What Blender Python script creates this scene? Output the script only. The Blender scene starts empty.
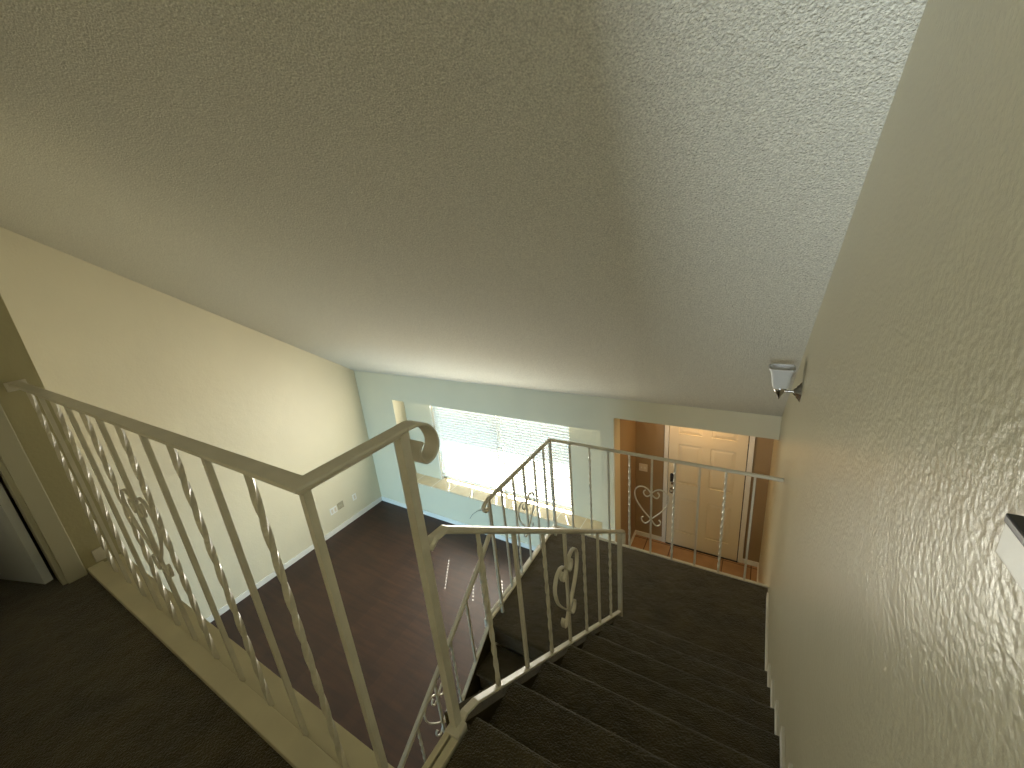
import bpy, bmesh, math, random
from mathutils import Vector, Matrix
random.seed(7)
C = bpy.context.scene.collection
S = bpy.context.scene

# ------------------------------------------------------------------ camera
EYE = 4.2256                       # eye height above the lower floor
cam_d = bpy.data.cameras.new('camera'); cam = bpy.data.objects.new('camera', cam_d); C.objects.link(cam)
YAW, PITCH, ROLL, FPX = 0.5653, -0.3193, -0.0946, 413.18
cy, sy = math.cos(YAW), math.sin(YAW)
fwd = Vector((-sy*math.cos(PITCH), cy*math.cos(PITCH), math.sin(PITCH)))
rt = Vector((cy, sy, 0)); up = rt.cross(fwd)
r2 = rt*math.cos(ROLL)+up*math.sin(ROLL); u2 = -rt*math.sin(ROLL)+up*math.cos(ROLL)
M = Matrix((( r2.x, u2.x, -fwd.x, 0), (r2.y, u2.y, -fwd.y, 0), (r2.z, u2.z, -fwd.z, EYE), (0, 0, 0, 1)))
cam.matrix_world = M
cam_d.sensor_fit = 'HORIZONTAL'; cam_d.sensor_width = 36; cam_d.lens = 36*FPX/1024
cam_d.clip_start = 0.02; cam_d.clip_end = 200
S.camera = cam

# ------------------------------------------------------------------ world, lights, exposure
S.view_settings.view_transform = 'Standard'; S.view_settings.look = 'None'
S.view_settings.gamma = 1; S.view_settings.use_curve_mapping = False
S.view_settings.exposure = 0.0
w = bpy.data.worlds.new('sky'); S.world = w; w.use_nodes = True
bg = w.node_tree.nodes['Background']; bg.inputs[0].default_value = (0.78, 0.9, 1.0, 1); bg.inputs[1].default_value = 7.0

def lamp(name, kind, loc, target, energy, color, size=1, size_y=None, spread=None):
    d = bpy.data.lights.new(name, kind); o = bpy.data.objects.new(name, d); C.objects.link(o)
    d.energy = energy; d.color = color; o.location = loc
    if kind == 'AREA':
        d.size = size
        if size_y: d.shape = 'RECTANGLE'; d.size_y = size_y
        if spread: d.spread = spread
    if target is not None:
        dv = Vector(target)-Vector(loc); o.rotation_euler = dv.to_track_quat('-Z', 'Y').to_euler()
    return o
# sun: comes over the front wall, from the front left
sun = lamp('sun', 'SUN', (-8, 14, 12), None, 55, (1.0, 0.93, 0.80))
EL = math.radians(37.5); sdir = Vector((0.552*math.cos(EL), -0.834*math.cos(EL), -math.sin(EL)))
sun.rotation_euler = sdir.to_track_quat('-Z', 'Y').to_euler(); sun.data.angle = math.radians(0.3)
# fill lamp added inside the front blinds, which pass too little daylight
lamp('window_fill', 'AREA', (-3.23, 4.33, 1.36), (-3.23, 3.0, 1.72), 112, (1.0, 0.93, 0.80), 2.34, 1.24)
# daylight of the patio door in the rear of the lower floor
lamp('patio_daylight', 'AREA', (-4.3, -2.80, 1.15), (-4.1, 4.0, -0.1), 66, (0.42, 0.74, 1.0), 2.2, 1.9, math.radians(66))
# ceiling lamp of the entry
lamp('entry_lamp', 'AREA', (-0.60, 4.80, 2.33), (-0.5, 4.86, 0.0), 8, (1.0, 0.62, 0.30), 0.22)
# daylight of the upstairs bedroom / hall window behind the camera
lamp('hall_daylight', 'AREA', (-0.20, -2.6, 4.1), (-0.20, 1.6, 4.5), 62, (0.84, 0.94, 1.0), 0.8, 1.1, math.radians(120))

# ------------------------------------------------------------------ materials
def mat(name, color, rough=0.6, bump=None, var=None, metallic=0.0, sheen=0.0, spec=0.5, transl=None, coat=0):
    m = bpy.data.materials.new(name); m.use_nodes = True; nt = m.node_tree; N = nt.nodes; L = nt.links
    b = N['Principled BSDF']; b.inputs['Base Color'].default_value = (*color, 1)
    b.inputs['Roughness'].default_value = rough; b.inputs['Metallic'].default_value = metallic
    b.inputs['Specular IOR Level'].default_value = spec
    b.inputs['Sheen Weight'].default_value = sheen
    tc = N.new('ShaderNodeTexCoord')
    if var:      # (scale, amount, detail)
        nz = N.new('ShaderNodeTexNoise'); nz.inputs['Scale'].default_value = var[0]; nz.inputs['Detail'].default_value = var[2]
        L.new(tc.outputs['Object'], nz.inputs['Vector'])
        mx = N.new('ShaderNodeMixRGB'); mx.blend_type = 'MULTIPLY'; mx.inputs[0].default_value = 1
        rp = N.new('ShaderNodeMapRange'); rp.inputs['To Min'].default_value = 1-var[1]; rp.inputs['To Max'].default_value = 1+var[1]
        rp.inputs['From Min'].default_value = .3; rp.inputs['From Max'].default_value = .7
        L.new(nz.outputs['Fac'], rp.inputs['Value']); mx.inputs[1].default_value = (*color, 1)
        L.new(rp.outputs[0], mx.inputs[2]); L.new(mx.outputs[0], b.inputs['Base Color'])
    if bump:     # list of (scale, strength, distance, detail)
        prev = None
        for sc, st, di, de in bump:
            nz = N.new('ShaderNodeTexNoise'); nz.inputs['Scale'].default_value = sc; nz.inputs['Detail'].default_value = de
            L.new(tc.outputs['Object'], nz.inputs['Vector'])
            bp = N.new('ShaderNodeBump'); bp.inputs['Strength'].default_value = st; bp.inputs['Distance'].default_value = di
            L.new(nz.outputs['Fac'], bp.inputs['Height'])
            if prev: L.new(prev.outputs[0], bp.inputs['Normal'])
            prev = bp
        L.new(prev.outputs[0], b.inputs['Normal'])
    if transl:
        t = N.new('ShaderNodeBsdfTranslucent'); t.inputs[0].default_value = (*transl[1], 1)
        ms = N.new('ShaderNodeMixShader'); ms.inputs[0].default_value = transl[0]
        L.new(b.outputs[0], ms.inputs[1]); L.new(t.outputs[0], ms.inputs[2])
        L.new(ms.outputs[0], N['Material Output'].inputs['Surface'])
    return m

WALL = (0.67, 0.62, 0.45)
m_wall = mat('beige_wall_paint', WALL, 0.5, [(55, .35, .004, 3), (9, .3, .01, 2)], (1.3, .03, 3))
m_brown = mat('brown_wall_paint', (0.31, 0.22, 0.115), 0.5, [(55, .35, .004, 3)], (1.3, .03, 3))
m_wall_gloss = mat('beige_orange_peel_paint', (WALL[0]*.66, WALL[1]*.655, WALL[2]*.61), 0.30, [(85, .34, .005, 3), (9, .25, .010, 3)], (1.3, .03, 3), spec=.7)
m_ceil = mat('popcorn_ceiling', (0.65, 0.635, 0.545), 0.95, [(150, 1.0, .010, 4), (60, .4, .008, 2)], (170, .24, 2), spec=.1)
m_trim = mat('white_trim_paint', (0.74, 0.73, 0.66), 0.4, [(8, .1, .004, 2)])
m_hall = mat('shaded_hall_wall_paint', (0.44, 0.40, 0.235), 0.5, [(55, .35, .004, 3)], (1.3, .03, 3))  # house wall paint, darker and more olive: hall's dimness put into the colour
m_casing = mat('shaded_cream_casing_paint', (0.47, 0.45, 0.33), 0.45, [(12, .25, .004, 3)])  # the cream board paint, darkened to carry the shade of the hall
m_curb = mat('cream_painted_board', (0.60, 0.55, 0.38), 0.5, [(12, .25, .004, 3)], (6, .06, 3))
m_rail = mat('cream_metal_paint', (0.63, 0.59, 0.47), 0.33, [(60, .15, .001, 2)], (14, .07, 3), spec=.6)
m_door = mat('cream_door_paint', (0.72, 0.64, 0.46), 0.35, [(20, .08, .002, 2)])
m_door_grey = mat('white_door_paint', (0.70, 0.73, 0.74), 0.45, [(20, .08, .002, 2)])
m_carpet = mat('dark_brown_carpet', (0.060, 0.046, 0.018), 0.95, [(160, 1.0, .012, 3), (14, .6, .02, 3)], (7, .28, 5), sheen=.30, spec=.1)
m_string = mat('dark_brown_string_carpet', (0.055, 0.043, 0.019), 0.95, [(160, 1.0, .012, 3)], (7, .28, 5), spec=.1)
m_slat = mat('white_blind_slat', (0.85, 0.83, 0.76), 0.5, None, None, transl=(.05, (0.95, 0.92, 0.86)))
m_blindrail = mat('white_blind_rail', (0.8, 0.78, 0.72), 0.4)
m_black = mat('black_plastic', (0.012, 0.012, 0.014), 0.3)
m_nickel = mat('brushed_nickel', (0.42, 0.40, 0.37), 0.22, metallic=1.0)
m_plate = mat('white_plastic', (0.80, 0.80, 0.74), 0.35)
m_plate_b = mat('beige_plastic', (0.66, 0.58, 0.44), 0.4)
m_putty = mat('brown_wall_stain', (0.36, 0.33, 0.22), 0.7, None, (30, .2, 3))
m_shade = mat('frosted_glass', (0.64, 0.64, 0.61), 0.3, transl=(.2, (0.7, 0.7, 0.66)))
m_stucco = mat('exterior_stucco', (0.55, 0.50, 0.42), 0.9, [(30, .3, .01, 2)])
m_ground = mat('exterior_concrete', (0.022, 0.022, 0.02), 0.9, [(30, .3, .01, 2)], (3, .1, 4))

def glass():
    m = bpy.data.materials.new('window_glass'); m.use_nodes = True; nt = m.node_tree; N = nt.nodes; L = nt.links
    N.remove(N['Principled BSDF'])
    tr = N.new('ShaderNodeBsdfTransparent'); tr.inputs[0].default_value = (.93, .96, .95, 1)
    gl = N.new('ShaderNodeBsdfGlossy'); gl.inputs['Roughness'].default_value = .02
    ms = N.new('ShaderNodeMixShader'); ms.inputs[0].default_value = .06
    L.new(tr.outputs[0], ms.inputs[1]); L.new(gl.outputs[0], ms.inputs[2]); L.new(ms.outputs[0], N['Material Output'].inputs[0])
    return m
m_glass = glass()

def brickmat(name, c1, c2, mortar, w, h, msize, offset, rough, rotz=0, grain=None, rvar=0, loc=(0, 0, 0), bumpd=.002):
    m = bpy.data.materials.new(name); m.use_nodes = True; nt = m.node_tree; N = nt.nodes; L = nt.links
    b = N['Principled BSDF']; b.inputs['Roughness'].default_value = rough
    tc = N.new('ShaderNodeTexCoord'); mp = N.new('ShaderNodeMapping'); mp.inputs['Rotation'].default_value = (0, 0, rotz); mp.inputs['Location'].default_value = loc
    L.new(tc.outputs['Object'], mp.inputs['Vector'])
    br = N.new('ShaderNodeTexBrick'); br.inputs['Scale'].default_value = 1; br.inputs['Brick Width'].default_value = w
    br.inputs['Row Height'].default_value = h; br.inputs['Mortar Size'].default_value = msize; br.offset = offset
    br.inputs['Color1'].default_value = (*c1, 1); br.inputs['Color2'].default_value = (*c2, 1); br.inputs['Mortar'].default_value = (*mortar, 1)
    L.new(mp.outputs[0], br.inputs['Vector'])
    out = br.outputs['Color']
    if grain:
        mp2 = N.new('ShaderNodeMapping'); mp2.inputs['Rotation'].default_value = (0, 0, rotz); mp2.inputs['Scale'].default_value = grain
        L.new(tc.outputs['Object'], mp2.inputs['Vector'])
        nz = N.new('ShaderNodeTexNoise'); nz.inputs['Scale'].default_value = 1; nz.inputs['Detail'].default_value = 5
        L.new(mp2.outputs[0], nz.inputs['Vector'])
        rp = N.new('ShaderNodeMapRange'); rp.inputs['From Min'].default_value = .3; rp.inputs['From Max'].default_value = .7
        rp.inputs['To Min'].default_value = 1-rvar; rp.inputs['To Max'].default_value = 1+rvar
        L.new(nz.outputs['Fac'], rp.inputs['Value'])
        mx = N.new('ShaderNodeMixRGB'); mx.blend_type = 'MULTIPLY'; mx.inputs[0].default_value = 1
        L.new(out, mx.inputs[1]); L.new(rp.outputs[0], mx.inputs[2]); out = mx.outputs[0]
    L.new(out, b.inputs['Base Color'])
    bp = N.new('ShaderNodeBump'); bp.inputs['Strength'].default_value = .6; bp.inputs['Distance'].default_value = bumpd; bp.invert = True
    L.new(br.outputs['Fac'], bp.inputs['Height']); L.new(bp.outputs[0], b.inputs['Normal'])
    return m
m_wood = brickmat('dark_laminate_planks', (0.028, 0.0105, 0.0042), (0.037, 0.0140, 0.0056), (0.020, 0.008, 0.0035), 1.9, .16, .002, .37, .50, math.pi/2, (1.6, 20, 1), .38)
m_tile = brickmat('terracotta_tile', (0.36, 0.22, 0.11), (0.42, 0.26, 0.13), (0.12, 0.07, 0.04), .33, .33, .006, 0, .22, 0, (6, 6, 6), .12, (.19, .14, 0))
m_silltile = brickmat('cream_sill_tile', (0.66, 0.56, 0.38), (0.72, 0.61, 0.43), (0.85, 0.82, 0.75), .37, .6, .006, 0, .25, 0, (8, 8, 8), .06, (.09, 0.0, 0))

# ------------------------------------------------------------------ mesh helpers
def bmnew(): return bmesh.new()
def box(bm, x0, x1, y0, y1, z0, z1, bev=0):
    vs = [bm.verts.new((x, y, z)) for x in (x0, x1) for y in (y0, y1) for z in (z0, z1)]
    f = [(0, 1, 3, 2), (4, 6, 7, 5), (0, 4, 5, 1), (2, 3, 7, 6), (0, 2, 6, 4), (1, 5, 7, 3)]
    fs = [bm.faces.new([vs[i] for i in q]) for q in f]
    if bev:
        es = list({e for q in fs for e in q.edges})
        bmesh.ops.bevel(bm, geom=es, offset=bev, segments=2, profile=.6, affect='EDGES')
    return bm
def prism_x(bm, yz, x0, x1):      # polygon in (y,z) extruded along x
    a = [bm.verts.new((x0, y, z)) for y, z in yz]; b = [bm.verts.new((x1, y, z)) for y, z in yz]
    bm.faces.new(a); bm.faces.new(b[::-1]); n = len(a)
    for i in range(n): bm.faces.new((a[i], b[i], b[(i+1) % n], a[(i+1) % n]))
    return bm
def prism_z(bm, xy, z0, z1):
    a = [bm.verts.new((x, y, z0)) for x, y in xy]; b = [bm.verts.new((x, y, z1)) for x, y in xy]
    bm.faces.new(a[::-1]); bm.faces.new(b); n = len(a)
    for i in range(n): bm.faces.new((a[i], a[(i+1) % n], b[(i+1) % n], b[i]))
    return bm
def rings(bm, R, cap=True):
    V = [[bm.verts.new(p) for p in r] for r in R]
    n = len(V[0])
    for a, b in zip(V, V[1:]):
        for i in range(n): bm.faces.new((a[i], a[(i+1) % n], b[(i+1) % n], b[i]))
    if cap: bm.faces.new(V[0][::-1]); bm.faces.new(V[-1])
    return bm
def bar(bm, p0, p1, w, d=None, turns=0.0, plain=0.05, side=(1, 0, 0)):
    """square bar from p0 to p1; turns = full twists along the middle stretch"""
    d = d or w; p0, p1 = Vector(p0), Vector(p1); ax = (p1-p0); L = ax.length; ax.normalize()
    s = Vector(side); s = (s-ax*s.dot(ax)).normalized(); t = ax.cross(s)
    def ring(u, a, k=1):
        c = p0+ax*u; q = []
        for i, j in ((1, 1), (-1, 1), (-1, -1), (1, -1)):
            v = (s*i*w/2+t*j*d/2)*k
            q.append(c+v*math.cos(a)+ax.cross(v)*math.sin(a))
        return q
    if not turns: return rings(bm, [ring(0, 0), ring(L, 0)])
    n = max(12, int(abs(turns)*18)); R = [ring(0, 0), ring(plain, 0)]
    for i in range(1, n+1):
        u = i/n; R.append(ring(plain+(L-2*plain)*u, turns*2*math.pi*u))
    R.append(ring(L, turns*2*math.pi))
    return rings(bm, R)
def smooth_path(P, n=6, closed=False):
    P = [Vector(p) for p in P]; out = []
    for i in range(len(P)-1):
        a = P[max(i-1, 0)]; b = P[i]; c = P[i+1]; d = P[min(i+2, len(P)-1)]
        for k in range(n):
            t = k/n
            out.append(.5*((2*b)+(c-a)*t+(2*a-5*b+4*c-d)*t*t+(3*b-a-3*c+d)*t**3))
    out.append(P[-1]); return out
def sweep(bm, path, prof, sides=None, closed_prof=True):
    """prof: (side, up) points. sides: constant Vector or None -> horizontal side with mitred corners"""
    P = [Vector(p) for p in path]; R = []
    for i, p in enumerate(P):
        ti = (P[i]-P[i-1]).normalized() if i else (P[1]-P[0]).normalized()
        to = (P[i+1]-P[i]).normalized() if i < len(P)-1 else ti
        t = (ti+to).normalized()
        if sides is None:
            si = ti.cross(Vector((0, 0, 1))).normalized(); so = to.cross(Vector((0, 0, 1))).normalized()
            s = (si+so).normalized(); s = s/max(.3, s.dot(si))
            sn = s.normalized()
        else: s = Vector(sides).normalized(); sn = s
        u = sn.cross(t).normalized()
        R.append([p+s*a+u*b for a, b in prof])
    return rings(bm, R)
def rprof(w, h, c=.25):           # flat bar with eased corners
    x, y = w/2, h/2; e = min(w, h)*c
    return [(-x+e, -y), (x-e, -y), (x, -y+e), (x, y-e), (x-e, y), (-x+e, y), (-x, y-e), (-x, -y+e)]
def tube(bm, path, r, n=8):
    P = [Vector(p) for p in path]; R = []; s = None
    for i, p in enumerate(P):
        t = (P[min(i+1, len(P)-1)]-P[max(i-1, 0)]).normalized()
        if s is None: s = t.orthogonal().normalized()
        s = (s-t*s.dot(t)).normalized(); u = t.cross(s)
        R.append([p+(s*math.cos(2*math.pi*k/n)+u*math.sin(2*math.pi*k/n))*r for k in range(n)])
    return rings(bm, R)
def lathe(bm, c, prof, n=24, axis='z'):
    R = []
    for r, h in prof:
        q = []
        for k in range(n):
            a = 2*math.pi*k/n; x, y = r*math.cos(a), r*math.sin(a)
            q.append(Vector(c)+(Vector((x, y, h)) if axis == 'z' else Vector((x, h, y)) if axis == 'y' else Vector((h, x, y))))
        R.append(q)
    return rings(bm, R)
def obj(name, bm, m, parent=None, smooth=False, label=None):
    base = Vector((0, 0, 0)); p = parent
    while p is not None: base += p.location; p = p.parent
    bmesh.ops.recalc_face_normals(bm, faces=bm.faces)
    if base.length: bmesh.ops.translate(bm, verts=bm.verts, vec=-base)
    me = bpy.data.meshes.new(name); bm.to_mesh(me); bm.free(); me.materials.append(m)
    if smooth:
        for f in me.polygons: f.use_smooth = True
        try: me.set_sharp_from_angle(angle=math.radians(40))
        except Exception: pass
    o = bpy.data.objects.new(name, me); C.objects.link(o)
    if parent: o.parent = parent
    if label: o['label'] = label
    return o
def struct(name, bm, m, parent=None, smooth=False):
    o = obj(name, bm, m, parent, smooth)
    if parent is None: o['kind'] = 'structure'
    return o
def thing(name, label, cat, loc, group=None):
    o = bpy.data.objects.new(name, None); C.objects.link(o); o.location = loc; o.empty_display_size = .1
    o['label'] = label; o['category'] = cat
    if group: o['group'] = group
    return o
def tag(o, label, cat, group=None):
    o['label'] = label; o['category'] = cat
    if group: o['group'] = group
    return o

# ------------------------------------------------------------------ dimensions
XL, XR = -5.774, 0.221        # living room left wall, right wall
YF, YD, YW = 4.248, 5.193, 4.477
ZU, ZL = 2.770, 1.402         # upper floor, landing
CM = 0.7129; C0 = EYE+1.3148  # ceiling: z = C0 - CM*y
YC = 0.40                     # the slope starts here
ZC = C0-CM*YC
RISE, RUN = 0.1955, 0.2675
Y1 = 2.307                    # nosing of the first step above the landing
XS = -0.762                   # railing plane along the upper flight
XG = -1.625                   # railing plane along the lower flight and the landing
XH = -3.0                     # hall wall face
XE = -1.37                    # entry left side
T = .12
YB = -3.0

# ------------------------------------------------------------------ room shell
# lower floor
struct('floor', box(bmnew(), XL-T, XE+.0, YB, YF, -.1, 0), m_wood)
struct('floor', box(bmnew(), XE, XR, YF-.9, YD, -.1, 0.0), m_tile)
struct('floor', box(bmnew(), XE, XR, YB, YF-.9, -.1, 0.0), m_wood)
# walls
def wall_poly_x(x0, x1, pts): return prism_x(bmnew(), pts, x0, x1)
struct('wall_left', wall_poly_x(XL-T, XL, [(YB, 0), (YF, 0), (YF, C0-CM*YF), (YC, ZC), (YB, ZC)]), m_wall)
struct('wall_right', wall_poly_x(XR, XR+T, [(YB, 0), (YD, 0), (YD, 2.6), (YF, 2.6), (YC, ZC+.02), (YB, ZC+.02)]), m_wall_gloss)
zt = C0-CM*YF
# front wall, with a hole for the alcove and one for the entry
XA1, XA2, ZA0, ZA1 = -4.989, -1.538, .62, 2.081
b = bmnew()
TF = YW-YF
box(b, XL, XA1, YF, YF+TF, 0, zt+.1); box(b, XA1, XA2, YF, YF+TF, ZA1, zt+.1); box(b, XA2, XE, YF, YF+TF, 0, zt+.1)
box(b, XA1, XA2, YF, YF+TF, 0, ZA0-.01)
box(b, XE, XR, YF, YF+.12, 2.274, zt+.1)
struct('wall_front', b, m_wall)
# alcove rear wall with the window hole
XW1, XW2, ZW0, ZW1 = -4.423, -2.038, .62, 2.25
b = bmnew()
box(b, XL, XW1, YW, YW+.14, 0, 2.6); box(b, XW2, XE-.1, YW, YW+.14, 0, 2.6)
box(b, XW1, XW2, YW, YW+.14, ZW1, 2.6); box(b, XW1, XW2, YW, YW+.14, 0, ZW0-.01)
struct('wall_alcove', b, m_wall)
# entry: left side wall, rear wall round the door, flat ceiling
XD1, XD2 = -.933, -.019
b = bmnew()
box(b, XE-.1, XE, YW, YD, 0, 2.5)
struct('wall_entry_side', b, m_brown)
b = bmnew()
box(b, XE-.1, XD1-.055, YD, YD+.12, 0, 2.5); box(b, XD2+.055, XR, YD, YD+.12, 0, 2.5); box(b, XD1-.055, XD2+.055, YD, YD+.12, 2.10, 2.5)
struct('wall_entry_rear', b, m_brown)
struct('ceiling', box(bmnew(), XE, XR, YF+.12, YD, 2.40, 2.46), m_wall)
# sloping ceiling and the flat one over the hall
b = bmnew(); prism_x(b, [(YC, ZC), (YF+.02, C0-CM*(YF+.02)), (YF+.02, C0-CM*(YF+.02)+.12), (YC, ZC+.12)], XL, XR); struct('ceiling', b, m_ceil)
struct('ceiling', box(bmnew(), XL, XR, YB, YC, ZC, ZC+.12), m_ceil)
# rear wall with patio opening below
b = bmnew(); box(b, XL, XR, YB-.1, YB, 2.2, ZC); box(b, XL, -5.4, YB-.1, YB, 0, 2.2); box(b, -3.2, XR, YB-.1, YB, 0, 2.2); struct('wall_rear', b, m_wall)
struct('wall_patio', box(bmnew(), -5.4, -3.2, YB-.12, YB-.1, 0, 2.2), m_stucco)

# upper floor slab: carpet over the hall; edge over the living room at y=.45
b = bmnew(); box(b, XL, -.752, YB, .44, 2.47, ZU-.02); box(b, -.752, XR, YB, .64, 2.47, ZU-.02)
struct('wall_floor_edge', b, m_wall)
def round_nose(y, z, r=.018, n=5):       # rounded nosing, front at y, top at z
    return [(y-r+r*math.sin(math.pi*k/n), z-r+r*math.cos(math.pi*k/n)) for k in range(n+1)]
b = bmnew()
box(b, XH-2.7, -.699, YB, .312, ZU-.02, ZU)
prism_x(b, [(YB, ZU-.02), (YB, ZU)]+round_nose(.696, ZU)+[(.64, ZU-.04), (.64, ZU-.02)], -.699, XR)
struct('floor', b, m_carpet, smooth=False)
# hall wall with the bedroom door (plane x = XH, faces +x)
DY0, DY1, DZ = -.17, .225, ZU+2.05
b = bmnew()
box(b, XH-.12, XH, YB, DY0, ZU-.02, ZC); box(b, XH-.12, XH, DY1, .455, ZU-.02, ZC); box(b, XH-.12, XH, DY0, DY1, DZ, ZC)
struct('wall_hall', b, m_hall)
# wall of the bedroom that looks into the living room
struct('wall_bedroom', box(bmnew(), XL, XH-.12, .335, .455, 2.47, ZC+.05), m_wall)
# wall stub behind the viewer, beside the passage to the rear window
b = bmnew(); box(b, XH, -.20, -.55, -.22, ZU, ZC); box(b, -.72, -.66, YB, -.55, ZU, ZC); struct('wall_passage', b, m_wall)
# door casing and jamb
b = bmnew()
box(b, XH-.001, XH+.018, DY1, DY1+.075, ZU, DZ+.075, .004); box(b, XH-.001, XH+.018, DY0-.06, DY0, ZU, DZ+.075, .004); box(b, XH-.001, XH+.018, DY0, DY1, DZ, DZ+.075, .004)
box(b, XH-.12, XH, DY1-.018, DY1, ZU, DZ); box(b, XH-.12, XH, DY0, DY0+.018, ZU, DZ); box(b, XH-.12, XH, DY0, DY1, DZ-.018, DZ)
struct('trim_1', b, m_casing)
# bedroom door leaf, swung into the room
d1 = bpy.data.objects.new('door_1', None); C.objects.link(d1); d1.location = (XH-.10, .205, ZU+.01); d1['kind'] = 'structure'
hd = Vector((-.945, -.325, 0)); hn = Vector((-.325, .945, 0))
def leaf(bm, u0, u1, t0, t1, z0, z1):
    o = Vector((XH-.10, .195, ZU+.01))
    prism_z(bm, [tuple((o+hd*u+hn*t)[:2]) for u, t in ((u0, t0), (u1, t0), (u1, t1), (u0, t1))], ZU+.01+z0, ZU+.01+z1)
b = bmnew(); leaf(b, 0, .76, -.035, 0, 0, 2.02); obj('leaf', b, m_door_grey, d1)
b = bmnew(); lathe(b, tuple(Vector((XH-.10, .195, ZU+.96))+hd*.70-hn*.085), [(.004, -.02), (.026, -.012), (.03, 0), (.026, .012), (.004, .02)], 14, 'y'); obj('door_knob', b, m_nickel, d1, True)
b = bmnew(); lathe(b, tuple(Vector((XH-.10, .195, ZU+.96))+hd*.70-hn*.05), [(.012, -.025), (.012, .015)], 10, 'y'); obj('knob_stem', b, m_nickel, d1, True)

# curb boards at the edge of the hall floor (two flat boards, fascia below)
b = bmnew()
box(b, XH, -.731, .306, .374, ZU-.06, ZU+.026, .003)
box(b, XH, -.731, .375, .452, 2.46, ZU+.014, .003)
struct('trim_2', b, m_curb)
b = bmnew()
box(b, -.730, -.704, .307, .600, ZU-.06, ZU+.012, .003)
box(b, -.758, -.738, .453, .608, 2.46, ZU+.012, .003)
box(b, -.738, -.730, .380, .602, ZU-.06, ZU-.012)
struct('trim_3', b, m_curb)

# ------------------------------------------------------------------ staircase
def nose_profile(yb, z, yn, depth):      # tread: rear y, top z, nosing y
    r = .020; P = [(yb, z)]
    for k in range(7):
        a = math.pi*k/6*0.95
        P.append((yn-r+r*math.sin(a), z-r+r*math.cos(a)))
    P += [(yn-.03, z-.05), (yn-.032, z-depth), (yb, z-depth)]
    return P
XTR = -.738
up_stairs = thing('staircase', 'upper flight of stairs in dark brown carpet beside the textured right wall', 'stairs', (-.27, Y1, ZL))
for k in range(1, 7):
    z = ZL+RISE*k; yn = Y1-RUN*(k-1); yb = yn-RUN-.015
    b = bmnew(); prism_x(b, nose_profile(yb, z, yn, RISE), XTR, XR-.001)
    obj('step', b, m_carpet, up_stairs, True)
# riser of the top
b = bmnew(); box(b, XTR, XR-.001, .655, .672, ZU-RISE-.001, ZU-.03); obj('riser', b, m_carpet, up_stairs)
# carpeted string on the open side
def linez(y): return 2.606-.732*(y-.898)
b = bmnew(); prism_x(b, [(.66, linez(.66)-.035), (2.36, linez(2.36)-.035), (2.36, ZL), (2.30, ZL-.2), (.66, linez(.66)-.40)], XS-.055, XTR); obj('stringer', b, m_string, up_stairs)
# soffit under the upper flight closes to the lower floor
struct('wall_stair', prism_x(bmnew(), [(.45, 0), (1.93, 0), (1.93, ZL-.21), (2.28, ZL-.21), (.66, linez(.66)-.41), (.45, 2.46)], XS-.05, XS-.005), m_wall)
# landing
b = bmnew(); P = [(3.262, ZL)]+[(1.932+.02-.02*math.sin(math.pi*q/6*.95), ZL-.02+.02*math.cos(math.pi*q/6*.95)) for q in range(7)]+[(1.962, ZL-.05), (1.962, ZL-.195), (3.262, ZL-.195)]; prism_x(b, P, XG-.062, XR-.001); struct('floor', b, m_carpet)
b = bmnew(); box(b, XG-.05, XG+.01, 1.96, 3.25, 0, ZL-.195); box(b, XG+.01, XR-.001, 3.19, 3.25, 0, ZL-.195); struct('wall_landing', b, m_wall)
# white fascia board left of the landing, and along the far side
b = bmnew(); box(b, XG-.088, XG-.064, 1.95, 3.282, ZL-.22, ZL+.020, .003); struct('trim_4', b, m_trim)
b = bmnew(); box(b, XG-.06, XR-.001, 3.264, 3.282, ZL-.22, ZL-.01); struct('trim_5', b, m_trim)
# lower flight, comes back under the upper floor
low_stairs = thing('staircase', 'lower flight of stairs in dark brown carpet going down behind the white stair rail', 'stairs', (-1.2, 1.93, 0), )
for k in range(1, 7):
    z = ZL-RISE*k; yn = 1.93-.0-.25*k
    # the flight descends towards -y: nosing of the tread k looks to -y
    if k == 0:
        P = [(2.0, z)]; yb = 2.0
    yb = yn+.25+.015 if k else 2.0
    r = .02; P = [(yb, z)]
    for q in range(7):
        a = math.pi*q/6*.95; P.append((yn+r-r*math.sin(a), z-r+r*math.cos(a)))
    P += [(yn+.03, z-.05), (yn+.032, z-RISE), (yb, z-RISE)]
    b = bmnew(); prism_x(b, P, XG-.008, XS-.052); obj('step', b, m_carpet, low_stairs, True)
# slanting string board on the open side
def lz(y): return 1.445+.75*(y-1.883)
b = bmnew(); prism_x(b, [(1.95, lz(1.93)-.03), (.20, lz(.20)-.03), (.20, 0), (1.95, 0)], XG-.022, XG-.009); obj('stringer', b, m_string, low_stairs)

# ------------------------------------------------------------------ railings
SCR = [(-.050, .022), (-.064, .008), (-.062, -.012), (-.045, -.028), (-.022, -.022), (0, 0), (.03, .032), (.07, .047), (.112, .036), (.138, .0), (.136, -.045), (.115, -.095), (.060, -.160), (0, -.216), (-.022, -.245), (-.048, -.262), (-.074, -.248), (-.080, -.222), (-.066, -.208)]
def heart(root, c, axis, w=.015, t=.008, vs=1.18):
    """wrought heart of two crossing scrolls in the plane of the railing, axis = 'x' or 'y' along the railing"""
    root_h = None
    for s in (1, -1):
        b = bmnew(); P = []
        for u, v in SCR:
            v = v*vs
            P.append((c[0]+s*u, c[1]+s*.0, c[2]+v) if axis == 'x' else (c[0], c[1]+s*u, c[2]+v))
        n = (0, 1, 0) if axis == 'x' else (1, 0, 0)
        sweep(b, smooth_path(P, 4), rprof(w, t), n)
        o = obj('heart_scroll', b, m_rail, root, True)
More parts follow.
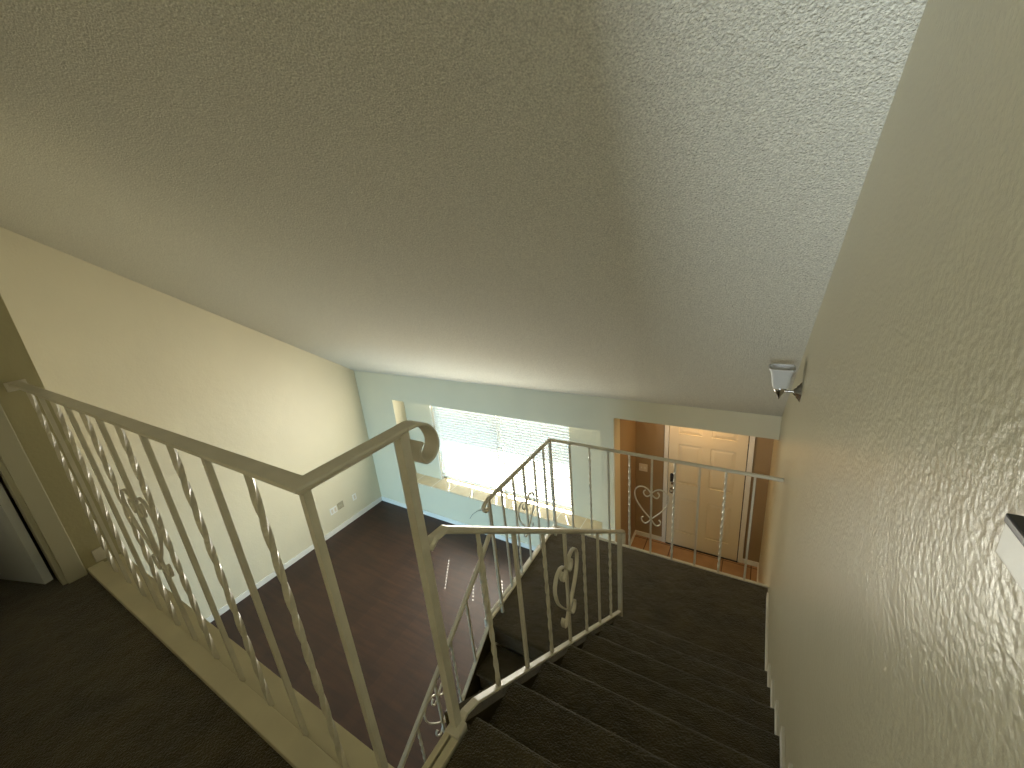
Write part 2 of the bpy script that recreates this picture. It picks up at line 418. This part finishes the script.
def posts(root, xy, z0, z1, w, name='post'):
    b = bmnew(); bar(b, (xy[0], xy[1], z0), (xy[0], xy[1], z1), w); return obj(name, b, m_rail, root)
BW = .0145
def baluster(root, xy, z0, z1, tw, pitch=.30, w=BW):
    b = bmnew(); L = z1-z0
    if tw: bar(b, (xy[0], xy[1], z0), (xy[0], xy[1], z1), w, turns=(L-.1)/pitch, plain=.05)
    else: bar(b, (xy[0], xy[1], z0), (xy[0], xy[1], z1), w)
    o = obj('twisted_baluster' if tw else 'baluster', b, m_rail, root, False)
    return o

# balcony railing of the hall
YN, YR1, ZR = .655, .392, 3.816
bal = thing('metal_railing', 'cream metal balcony railing along the hall floor, twisted and plain balusters, with a corner', 'railing', (-1.9, YR1, ZU))
XHs = XH/.972
b = bmnew(); sweep(b, [(XHs+.002, YR1-.01, ZR), (XS, YR1-.01, ZR), (XS, YN+.01, ZR)], rprof(.046, .011, .35)); obj('top_rail', b, m_rail, bal)
b = bmnew(); sweep(b, [(XHs+.002, YR1-.01, ZR-.011), (XS, YR1-.01, ZR-.011), (XS, YN-.01, ZR-.011)], rprof(.026, .012)); obj('under_channel', b, m_rail, bal)
sc = [(XS, YN+.008, ZR), (XS, .700, ZR-.003), (XS, .735, ZR-.022), (XS, .756, ZR-.055), (XS, .758, ZR-.088), (XS, .738, ZR-.113), (XS, .708, ZR-.117), (XS, .690, ZR-.098), (XS, .690, ZR-.070), (XS, .704, ZR-.056)]
b = bmnew(); sweep(b, smooth_path(sc, 5), rprof(.052, .010, .35), (1, 0, 0)); obj('scroll_end', b, m_rail, bal, True)
posts(bal, (XS, YR1-.005), 2.755, ZR-.014, .0175, 'corner_post')
b = bmnew(); bar(b, (XS-.001, YN, 2.702), (XS-.001, YN, ZR-.01), .028); box(b, -.782, -.729, .617, .672, 2.700, 2.744, .006); obj('newel_post', b, m_rail, bal)
bx = [-2.90, -2.715, -2.52, -2.335, -2.145, -1.975, -1.79, -1.59, -1.395, -1.19, -.985]
for i, x in enumerate(bx):
    baluster(bal, (x, YR1-.004), 2.744, ZR-.012, i % 2 == 0, .40)
heart(bal, (bx[5], YR1-.004, 3.42), 'x', w=.012, t=.006)
b = bmnew(); box(b, XHs, XHs+.012, YR1-.035, YR1+.02, 2.765, 2.84, .004); obj('wall_flange', b, m_rail, bal)
b = bmnew(); box(b, XHs, XHs+.01, YR1-.045, YR1+.028, ZR-.035, ZR+.012, .004); obj('wall_flange', b, m_rail, bal)

# rail of the upper flight
def toprail_z(y): return 3.457-.726*(y-.746)-.008
mid = thing('metal_railing', 'white metal stair rail sloping down the upper flight from the newel post', 'railing', (XS, 1.5, ZL))
P = [(XS, .672, 3.435), (XS, .70, 3.452), (XS, .746, 3.449)]+[(XS, y, toprail_z(y)) for y in (1.0, 1.6, 2.2, 2.49)]+[(XS, 2.530, 2.160), (XS, 2.548, 2.125), (XS, 2.548, 2.04)]
b = bmnew(); sweep(b, P, rprof(.036, .022, .35), (1, 0, 0)); obj('top_rail', b, m_rail, mid)
b = bmnew(); sweep(b, [(XS, .672, linez(.70)-.03), (XS, .70, linez(.70)-.02), (XS, .76, linez(.76)), (XS, 2.47, linez(2.47))], rprof(.030, .011), (1, 0, 0)); obj('bottom_rail', b, m_rail, mid)
for i, y in enumerate([.898, 1.110, 1.337, 1.554, 1.790, 2.015, 2.24]):
    baluster(mid, (XS, y), linez(y)-.004, toprail_z(y)-.004, i % 2 == 0)
heart(mid, (XS, 1.554, 2.625), 'y', w=.021, t=.008, vs=1.27)
posts(mid, (XS, 2.462), 1.3225, toprail_z(2.462)-.004, .028)

# railing round the landing
ZT, ZB = 2.489-.006, 1.518
far = thing('metal_railing', 'white metal landing railing with a heart scroll, before the front door and the window', 'railing', (XG, 3.122, ZL))
b = bmnew(); sweep(b, [(XG, 2.085, ZT), (XG, 3.122, ZT), (XR-.002, 3.122, ZT)], rprof(.036, .022, .35)); obj('top_rail', b, m_rail, far)
sc = [(XG, 2.087, ZT), (XG, 2.045, ZT-.006), (XG, 2.015, ZT-.035), (XG, 2.02, ZT-.068), (XG, 2.05, ZT-.080), (XG, 2.068, ZT-.060)]
b = bmnew(); sweep(b, smooth_path(sc, 4), rprof(.032, .010, .35), (1, 0, 0)); obj('scroll_end', b, m_rail, far, True)
b = bmnew(); sweep(b, [(XG, 2.05, ZB-.03), (XG, 3.122, ZB), (XR-.002, 3.122, ZB+.006)], rprof(.026, .013)); obj('bottom_rail', b, m_rail, far)
posts(far, (XG, 3.122), ZL+.001, ZT-.004, .022, 'corner_post')
b = bmnew(); bar(b, (XG, 2.09, 1.34), (XG, 2.09, ZT-.004), .020); obj('end_post', b, m_rail, far)
for i, y in enumerate([2.98, 2.798, 2.61, 2.438, 2.264]): baluster(far, (XG, y), ZB-.01, ZT-.004, i % 2 == 1, .26)
heart(far, (XG, 2.61, 2.11), 'y')
for x, tw in ((-1.425, 0), (-1.235, 1), (-1.061, 0), (-.875, 1), (-.689, 0), (-.509, 1), (-.325, 0), (-.142, 1), (.047, 0)):
    baluster(far, (x, 3.122), ZB, ZT-.004, tw, .26)
heart(far, (-.689, 3.122, 2.135), 'x')

# rail of the lower flight
def lt(y): return 2.190+.737*(y-2.068)
low = thing('metal_railing', 'white metal stair rail of the lower flight, dropping towards the dark wood floor', 'railing', (XG, 1.2, .4))
P = [(XG, 2.086, 2.225), (XG, 2.055, 2.205), (XG, 2.0, 2.155), (XG, 1.9, lt(1.9)), (XG, .30, lt(.30))]
b = bmnew(); sweep(b, smooth_path(P[:4], 4)+[Vector(P[4])], rprof(.036, .022, .35), (1, 0, 0)); obj('top_rail', b, m_rail, low)
b = bmnew(); sweep(b, [(XG, 2.05, 1.486), (XG, 1.93, lz(1.93)+.012), (XG, .30, lz(.30)+.012)], rprof(.030, .011), (1, 0, 0)); obj('bottom_rail', b, m_rail, low)
for i, y in enumerate([1.883, 1.690, 1.481, 1.285, 1.09, .89, .70, .51]):
    baluster(low, (XG, y), lz(y)+.008, lt(y)-.004, i % 2 == 0, .26)
heart(low, (XG, 1.297, 1.470), 'y')
posts(low, (XG, .31), .001, lt(.31)-.004, .024)

for o in (bal, mid):
    k = .972; o.location = Vector((0, 0, EYE))*(1-k)+Vector(o.location)*k; o.scale = (k, k, k)

# ------------------------------------------------------------------ baseboards
def bb(name, x0, x1, y0, y1, z0=0, h=.085): return struct(name, box(bmnew(), x0, x1, y0, y1, z0, z0+h, .003), m_trim)
bb('baseboard_left', XL, XL+.013, YB, YF-.0)
bb('baseboard_front', XL+.013, XE, YF-.013, YF)
bb('baseboard_entry', XE, XD1-.055, YD-.012, YD, 0, .07)
bb('baseboard_entry', XD2+.055, XR, YD-.012, YD, 0, .07)
bb('baseboard_entry', XE, XE+.012, YF+.13, YD-.012, 0, .07)
bb('baseboard_entry', XR-.012, XR, 3.2, YD-.012, 0, .07)
b = bmnew(); box(b, XR-.012, XR, Y1-.005, 3.118, ZL, ZL+.07, .002)
for k in range(1, 7):
    z = ZL+RISE*k; yn = Y1-RUN*(k-1)
    box(b, XR-.012, XR, yn-RUN-.012, yn-.012, z, z+.07, .002)
box(b, XR-.012, XR, YB, Y1-RUN*6-.012, ZU, ZU+.07, .002)
struct('baseboard_right', b, m_trim)

# ------------------------------------------------------------------ window
win = bpy.data.objects.new('window_1', None); C.objects.link(win); win.location = (-3.23, YW+.1, ZW0); win['kind'] = 'structure'
b = bmnew(); y0, y1 = YW+.085, YW+.13
box(b, XW1, XW1+.04, y0, y1, ZW0, ZW1); box(b, XW2-.04, XW2, y0, y1, ZW0, ZW1); box(b, XW1, XW2, y0, y1, ZW0, ZW0+.035); box(b, XW1, XW2, y0, y1, ZW1-.04, ZW1); box(b, -3.215, -3.18, y0, y1, ZW0, ZW1)
obj('window_frame', b, m_trim, win)
b = bmnew(); box(b, XW1+.03, XW2-.03, YW+.108, YW+.112, ZW0+.02, ZW1-.02); obj('window_pane', b, m_glass, win)
b = bmnew(); box(b, XA1+.001, XA2-.001, YF-.012, YW+.084, ZA0-.022, ZA0+.002, .002); obj('window_sill', b, m_silltile, win)
# eave outside that shades the upper part of the window, stucco outside, ground
struct('trim_6', box(bmnew(), -7.5, 1.5, YW+.14, YW+1.48, 2.62, 2.74), m_stucco)
struct('floor_outside', box(bmnew(), -14, 6, YW+.14, 16, -.35, -.25), m_ground)

def blind(x0, x1, tilt, label, short):
    root = thing('venetian_blind', label, 'window blind', ((x0+x1)/2, YW+.045, ZA1), 'white venetian blinds in the front window')
    yb = YW+.045; ztop = ZW1-.02; zbot = ZW0+.075
    b = bmnew(); box(b, x0, x1, yb-.025, yb+.025, ztop-.045, ztop, .003); obj('headrail', b, m_blindrail, root)
    b = bmnew(); box(b, x0, x1, yb-.022, yb+.022, zbot-.010, zbot+.010, .004); obj('bottom_rail', b, m_blindrail, root)
    # slats; routed holes where the lift cords run
    b = bmnew(); W = .050; z = zbot+.040; a = math.radians(tilt); n = 0
    holes = [x0+.15, (x0+x1)/2, x1-.15]; hw = .007; hd = .0045
    while z < ztop-.06:
        xe = x1-(.035 if (short and z < zbot+.20) else 0)
        # strip points across the slat (u) with a slight crown
        us = [-W/2, -hd, hd, W/2]
        xs = [x0]+[v for h in holes for v in (h-hw, h+hw)]+[xe]
        def pt(x, u):
            cr = .002*(1-(2*u/W)**2)
            return (x, yb+u*math.cos(a)-cr*math.sin(a), z+u*math.sin(a)+cr*math.cos(a))
        grid = [[b.verts.new(pt(x, u)) for u in us] for x in xs]
        for i in range(len(xs)-1):
            for j in range(3):
                if i % 2 == 1 and j == 1: continue
                b.faces.new((grid[i][j], grid[i+1][j], grid[i+1][j+1], grid[i][j+1]))
        z += .043; n += 1
    o = obj('slats', b, m_slat, root)
    for h in holes:
        b = bmnew(); box(b, h-.0012, h+.0012, yb-.0265, yb-.0255, zbot, ztop-.04); box(b, h-.0012, h+.0012, yb+.0255, yb+.0265, zbot, ztop-.04); obj('ladder_cord', b, m_blindrail, root)
    return root
bl1 = blind(XW1+.008, -3.2015, -68, 'white venetian blind covering the window half nearer the living room corner', True)
bl2 = blind(-3.1985, XW2-.008, -60, 'white venetian blind covering the window half nearer the entry', False)
b = bmnew(); tube(b, [(-3.17, YW+.012, 2.14), (-3.19, YW+.006, 1.6), (-3.205, YW+.004, 1.15)], .006, 8); obj('tilt_wand', b, m_blindrail, bl2, True)
b = bmnew(); box(b, XW1-.0, XW1+.012, YW-.004, YW+.06, ZW0, ZW1); struct('trim_7', b, m_trim)

# ------------------------------------------------------------------ front door
door = bpy.data.objects.new('door_2', None); C.objects.link(door); door.location = (XD1, YD, 0); door['kind'] = 'structure'
b = bmnew(); yf = YD-.012
# leaf built as stiles and rails with recessed raised panels
box(b, XD1+.004, XD2-.012, yf+.012, yf+.045, .012, 2.03)
def stile(x0, x1, z0, z1): box(b, x0, x1, yf, yf+.013, z0, z1)
cx = (XD1+XD2)/2-.004; sw = .115; cw = .105
xl0, xl1, xr0, xr1 = XD1+.004+sw, cx-cw/2, cx+cw/2, XD2-.012-sw
stile(XD1+.004, xl0, .012, 2.03); stile(xr1, XD2-.012, .012, 2.03); stile(xl1, xr0, .012, 2.03)
for x0, x1 in ((xl0, xl1), (xr0, xr1)):
    for z0, z1 in ((.012, .24), (.80, 1.02), (1.60, 1.75), (1.90, 2.03)): stile(x0, x1, z0, z1)
    for z0, z1 in ((.24, .80), (1.02, 1.60), (1.75, 1.90)):
        m_ = .045
        vs = []
        for (a0, a1, c0, c1, y) in ((x0, x1, z0, z1, yf+.012), (x0+m_, x1-m_, z0+m_*.9, z1-m_*.9, yf+.003)):
            vs.append([b.verts.new(p) for p in ((a0, y, c0), (a1, y, c0), (a1, y, c1), (a0, y, c1))])
        for i in range(4): b.faces.new((vs[0][i], vs[0][(i+1) % 4], vs[1][(i+1) % 4], vs[1][i]))
        b.faces.new(vs[1])
obj('leaf', b, m_door, door)
b = bmnew()
box(b, XD1-.055, XD1-.002, YD-.018, YD+.005, 0, 2.10, .004); box(b, XD2-.002, XD2+.055, YD-.018, YD+.005, 0, 2.10, .004); box(b, XD1-.002, XD2-.002, YD-.018, YD+.005, 2.04, 2.10)
obj('door_frame', b, m_trim, door)
b = bmnew(); box(b, XD1, XD2, YD-.03, YD+.05, 0.0005, .012); box(b, XD1-.04, XD1+.004, YD+.006, YD+.05, 0, 2.1); box(b, XD2-.012, XD2+.04, YD+.006, YD+.05, 0, 2.1); box(b, XD1, XD2, YD+.006, YD+.05, 2.025, 2.1); obj('threshold', b, m_black, door)
b = bmnew(); box(b, XD1+.035, XD1+.095, yf-.028, yf-.001, 1.03, 1.15, .008); obj('deadbolt_keypad', b, m_black, door)
b = bmnew(); lathe(b, (XD1+.065, yf-.012, 1.0), [(.018, -.012), (.018, .011)], 14, 'y'); obj('deadbolt_ring', b, m_nickel, door, True)
b = bmnew(); lathe(b, (XD1+.065, yf-.006, .90), [(.032, -.006), (.034, 0), (.034, .005)], 18, 'y'); lathe(b, (XD1+.065, yf-.05, .90), [(.006, -.022), (.024, -.018), (.030, -.004), (.026, .012), (.012, .022), (.012, .045)], 18, 'y'); obj('door_knob', b, m_nickel, door, True)
for z in (.25, 1.02, 1.80):
    b = bmnew(); lathe(b, (XD2-.007, yf-.005, z), [(.006, -.045), (.006, .045)], 10, 'z'); obj('hinge', b, m_nickel, door)

# ------------------------------------------------------------------ small things
def plate(name, label, cat, c, face, w, h, m, parts=()):
    """wall plate centred at c. face '+x','-x','-y' = direction it looks"""
    root = thing(name, label, cat, c)
    def bx(u0, u1, v0, v1, t0, t1, bev=0):
        b = bmnew()
        if face == '+x': box(b, c[0]+t0, c[0]+t1, c[1]+u0, c[1]+u1, c[2]+v0, c[2]+v1, bev)
        elif face == '-x': box(b, c[0]-t1, c[0]-t0, c[1]+u0, c[1]+u1, c[2]+v0, c[2]+v1, bev)
        else: box(b, c[0]+u0, c[0]+u1, c[1]-t1, c[1]-t0, c[2]+v0, c[2]+v1, bev)
        return b
    obj('plate', bx(-w/2, w/2, -h/2, h/2, .0005, .006, .0015), m, root)
    for nm, u0, u1, v0, v1, t1, mm in parts: obj(nm, bx(u0, u1, v0, v1, .005, t1), mm, root)
    return root
plate('wall_outlet', 'white double outlet plate low on the living room wall beside a dark patch', 'outlet', (XL, 3.295, .40), '+x', .125, .115, m_plate,
      [('socket', -.045, -.015, -.035, .035, .008, m_plate_b), ('socket', .015, .045, -.035, .035, .008, m_plate_b)])
plate('wall_outlet', 'single white outlet plate low on the living room wall, nearer the window corner', 'outlet', (XL, 3.713, .40), '+x', .075, .115, m_plate,
      [('socket', -.015, .015, -.035, .035, .008, m_plate_b)])
b = bmnew(); box(b, XL+.0005, XL+.002, 3.375, 3.49, .35, .47); tag(obj('wall_patch', b, m_putty), 'olive brown unpainted patch beside the double outlet on the living room wall', 'patch')
plate('light_switch', 'beige double switch plate on the brown entry wall by the front door', 'switch', (-1.262, YD, 1.15), '-y', .115, .115, m_plate_b,
      [('toggle', -.030, -.020, -.012, .012, .014, m_plate), ('toggle', .020, .030, -.012, .012, .014, m_plate)])
ft = thing('wall_bracket', 'small pale wall fitting on the textured stair wall, cut by the edge of the view', 'bracket', (XR, .47, 3.92))
b = bmnew(); box(b, XR-.008, XR-.0005, .40, .512, 3.902, 3.940, .002); obj('plate', b, m_plate, ft)
b = bmnew(); box(b, XR-.012, XR-.0005, .40, .506, 3.9405, 3.950, .002); obj('dark_strip', b, m_black, ft)  # dark strip along the top of the plate
# stray cable near the living room floor
b = bmnew(); tube(b, smooth_path([(-3.42, YF-.002, .46), (-3.50, YF-.05, .445), (-3.60, YF-.07, .36), (-3.66, YF-.07, .27)], 5), .0035, 6)
tag(obj('cable', b, m_black, None, True), 'short dark cable sticking out of the wall under the window', 'cable')

# wall sconce
sx, sy_, sz = XR, 2.75, 3.28
sc_ = thing('wall_sconce', 'brushed nickel wall sconce with one frosted bell shade near the ceiling', 'lamp', (sx, sy_, sz))
b = bmnew()
# stepped diamond back plate
for k, (h, t) in enumerate(((.062, .010), (.046, .022), (.028, .036))):
    R = [[(sx-.0005-(t if q else (0 if k == 0 else (.010, .022)[k-1])), sy_+a*(h*.8 if not q else h*.8-.008), sz+c*(h if not q else h-.010)) for a, c in ((1, 0), (0, 1), (-1, 0), (0, -1))] for q in (0, 1)]
    rings(b, R)
obj('back_plate', b, m_nickel, sc_)
b = bmnew(); tube(b, [(sx-.03, sy_, sz), (sx-.105, sy_, sz)], .007, 10); obj('arm', b, m_nickel, sc_, True)
b = bmnew(); lathe(b, (sx-.105, sy_, sz), [(.001, -.055), (.006, -.045), (.010, -.03), (.026, -.008), (.034, .012), (.030, .024), (.012, .026)], 20); obj('cup_finial', b, m_nickel, sc_, True)
b = bmnew()
prof = [(.034, .020), (.046, .027), (.054, .056), (.058, .088), (.066, .118), (.077, .136), (.077, .146)]
def sq(r, h, n=6):                    # soft square section
    q = []
    for k in range(4*n):
        a = 2*math.pi*k/(4*n)+math.pi/4; e = .45
        c_, s_ = math.cos(a), math.sin(a)
        q.append((sx-.105+r*math.copysign(abs(c_)**e, c_)*.86, sy_+r*math.copysign(abs(s_)**e, s_)*.86, sz+h))
    return q
R = [sq(r, h) for r, h in prof]+[sq(r-.005, h) for r, h in prof[::-1]]
rings(b, R); obj('shade', b, m_shade, sc_, True)
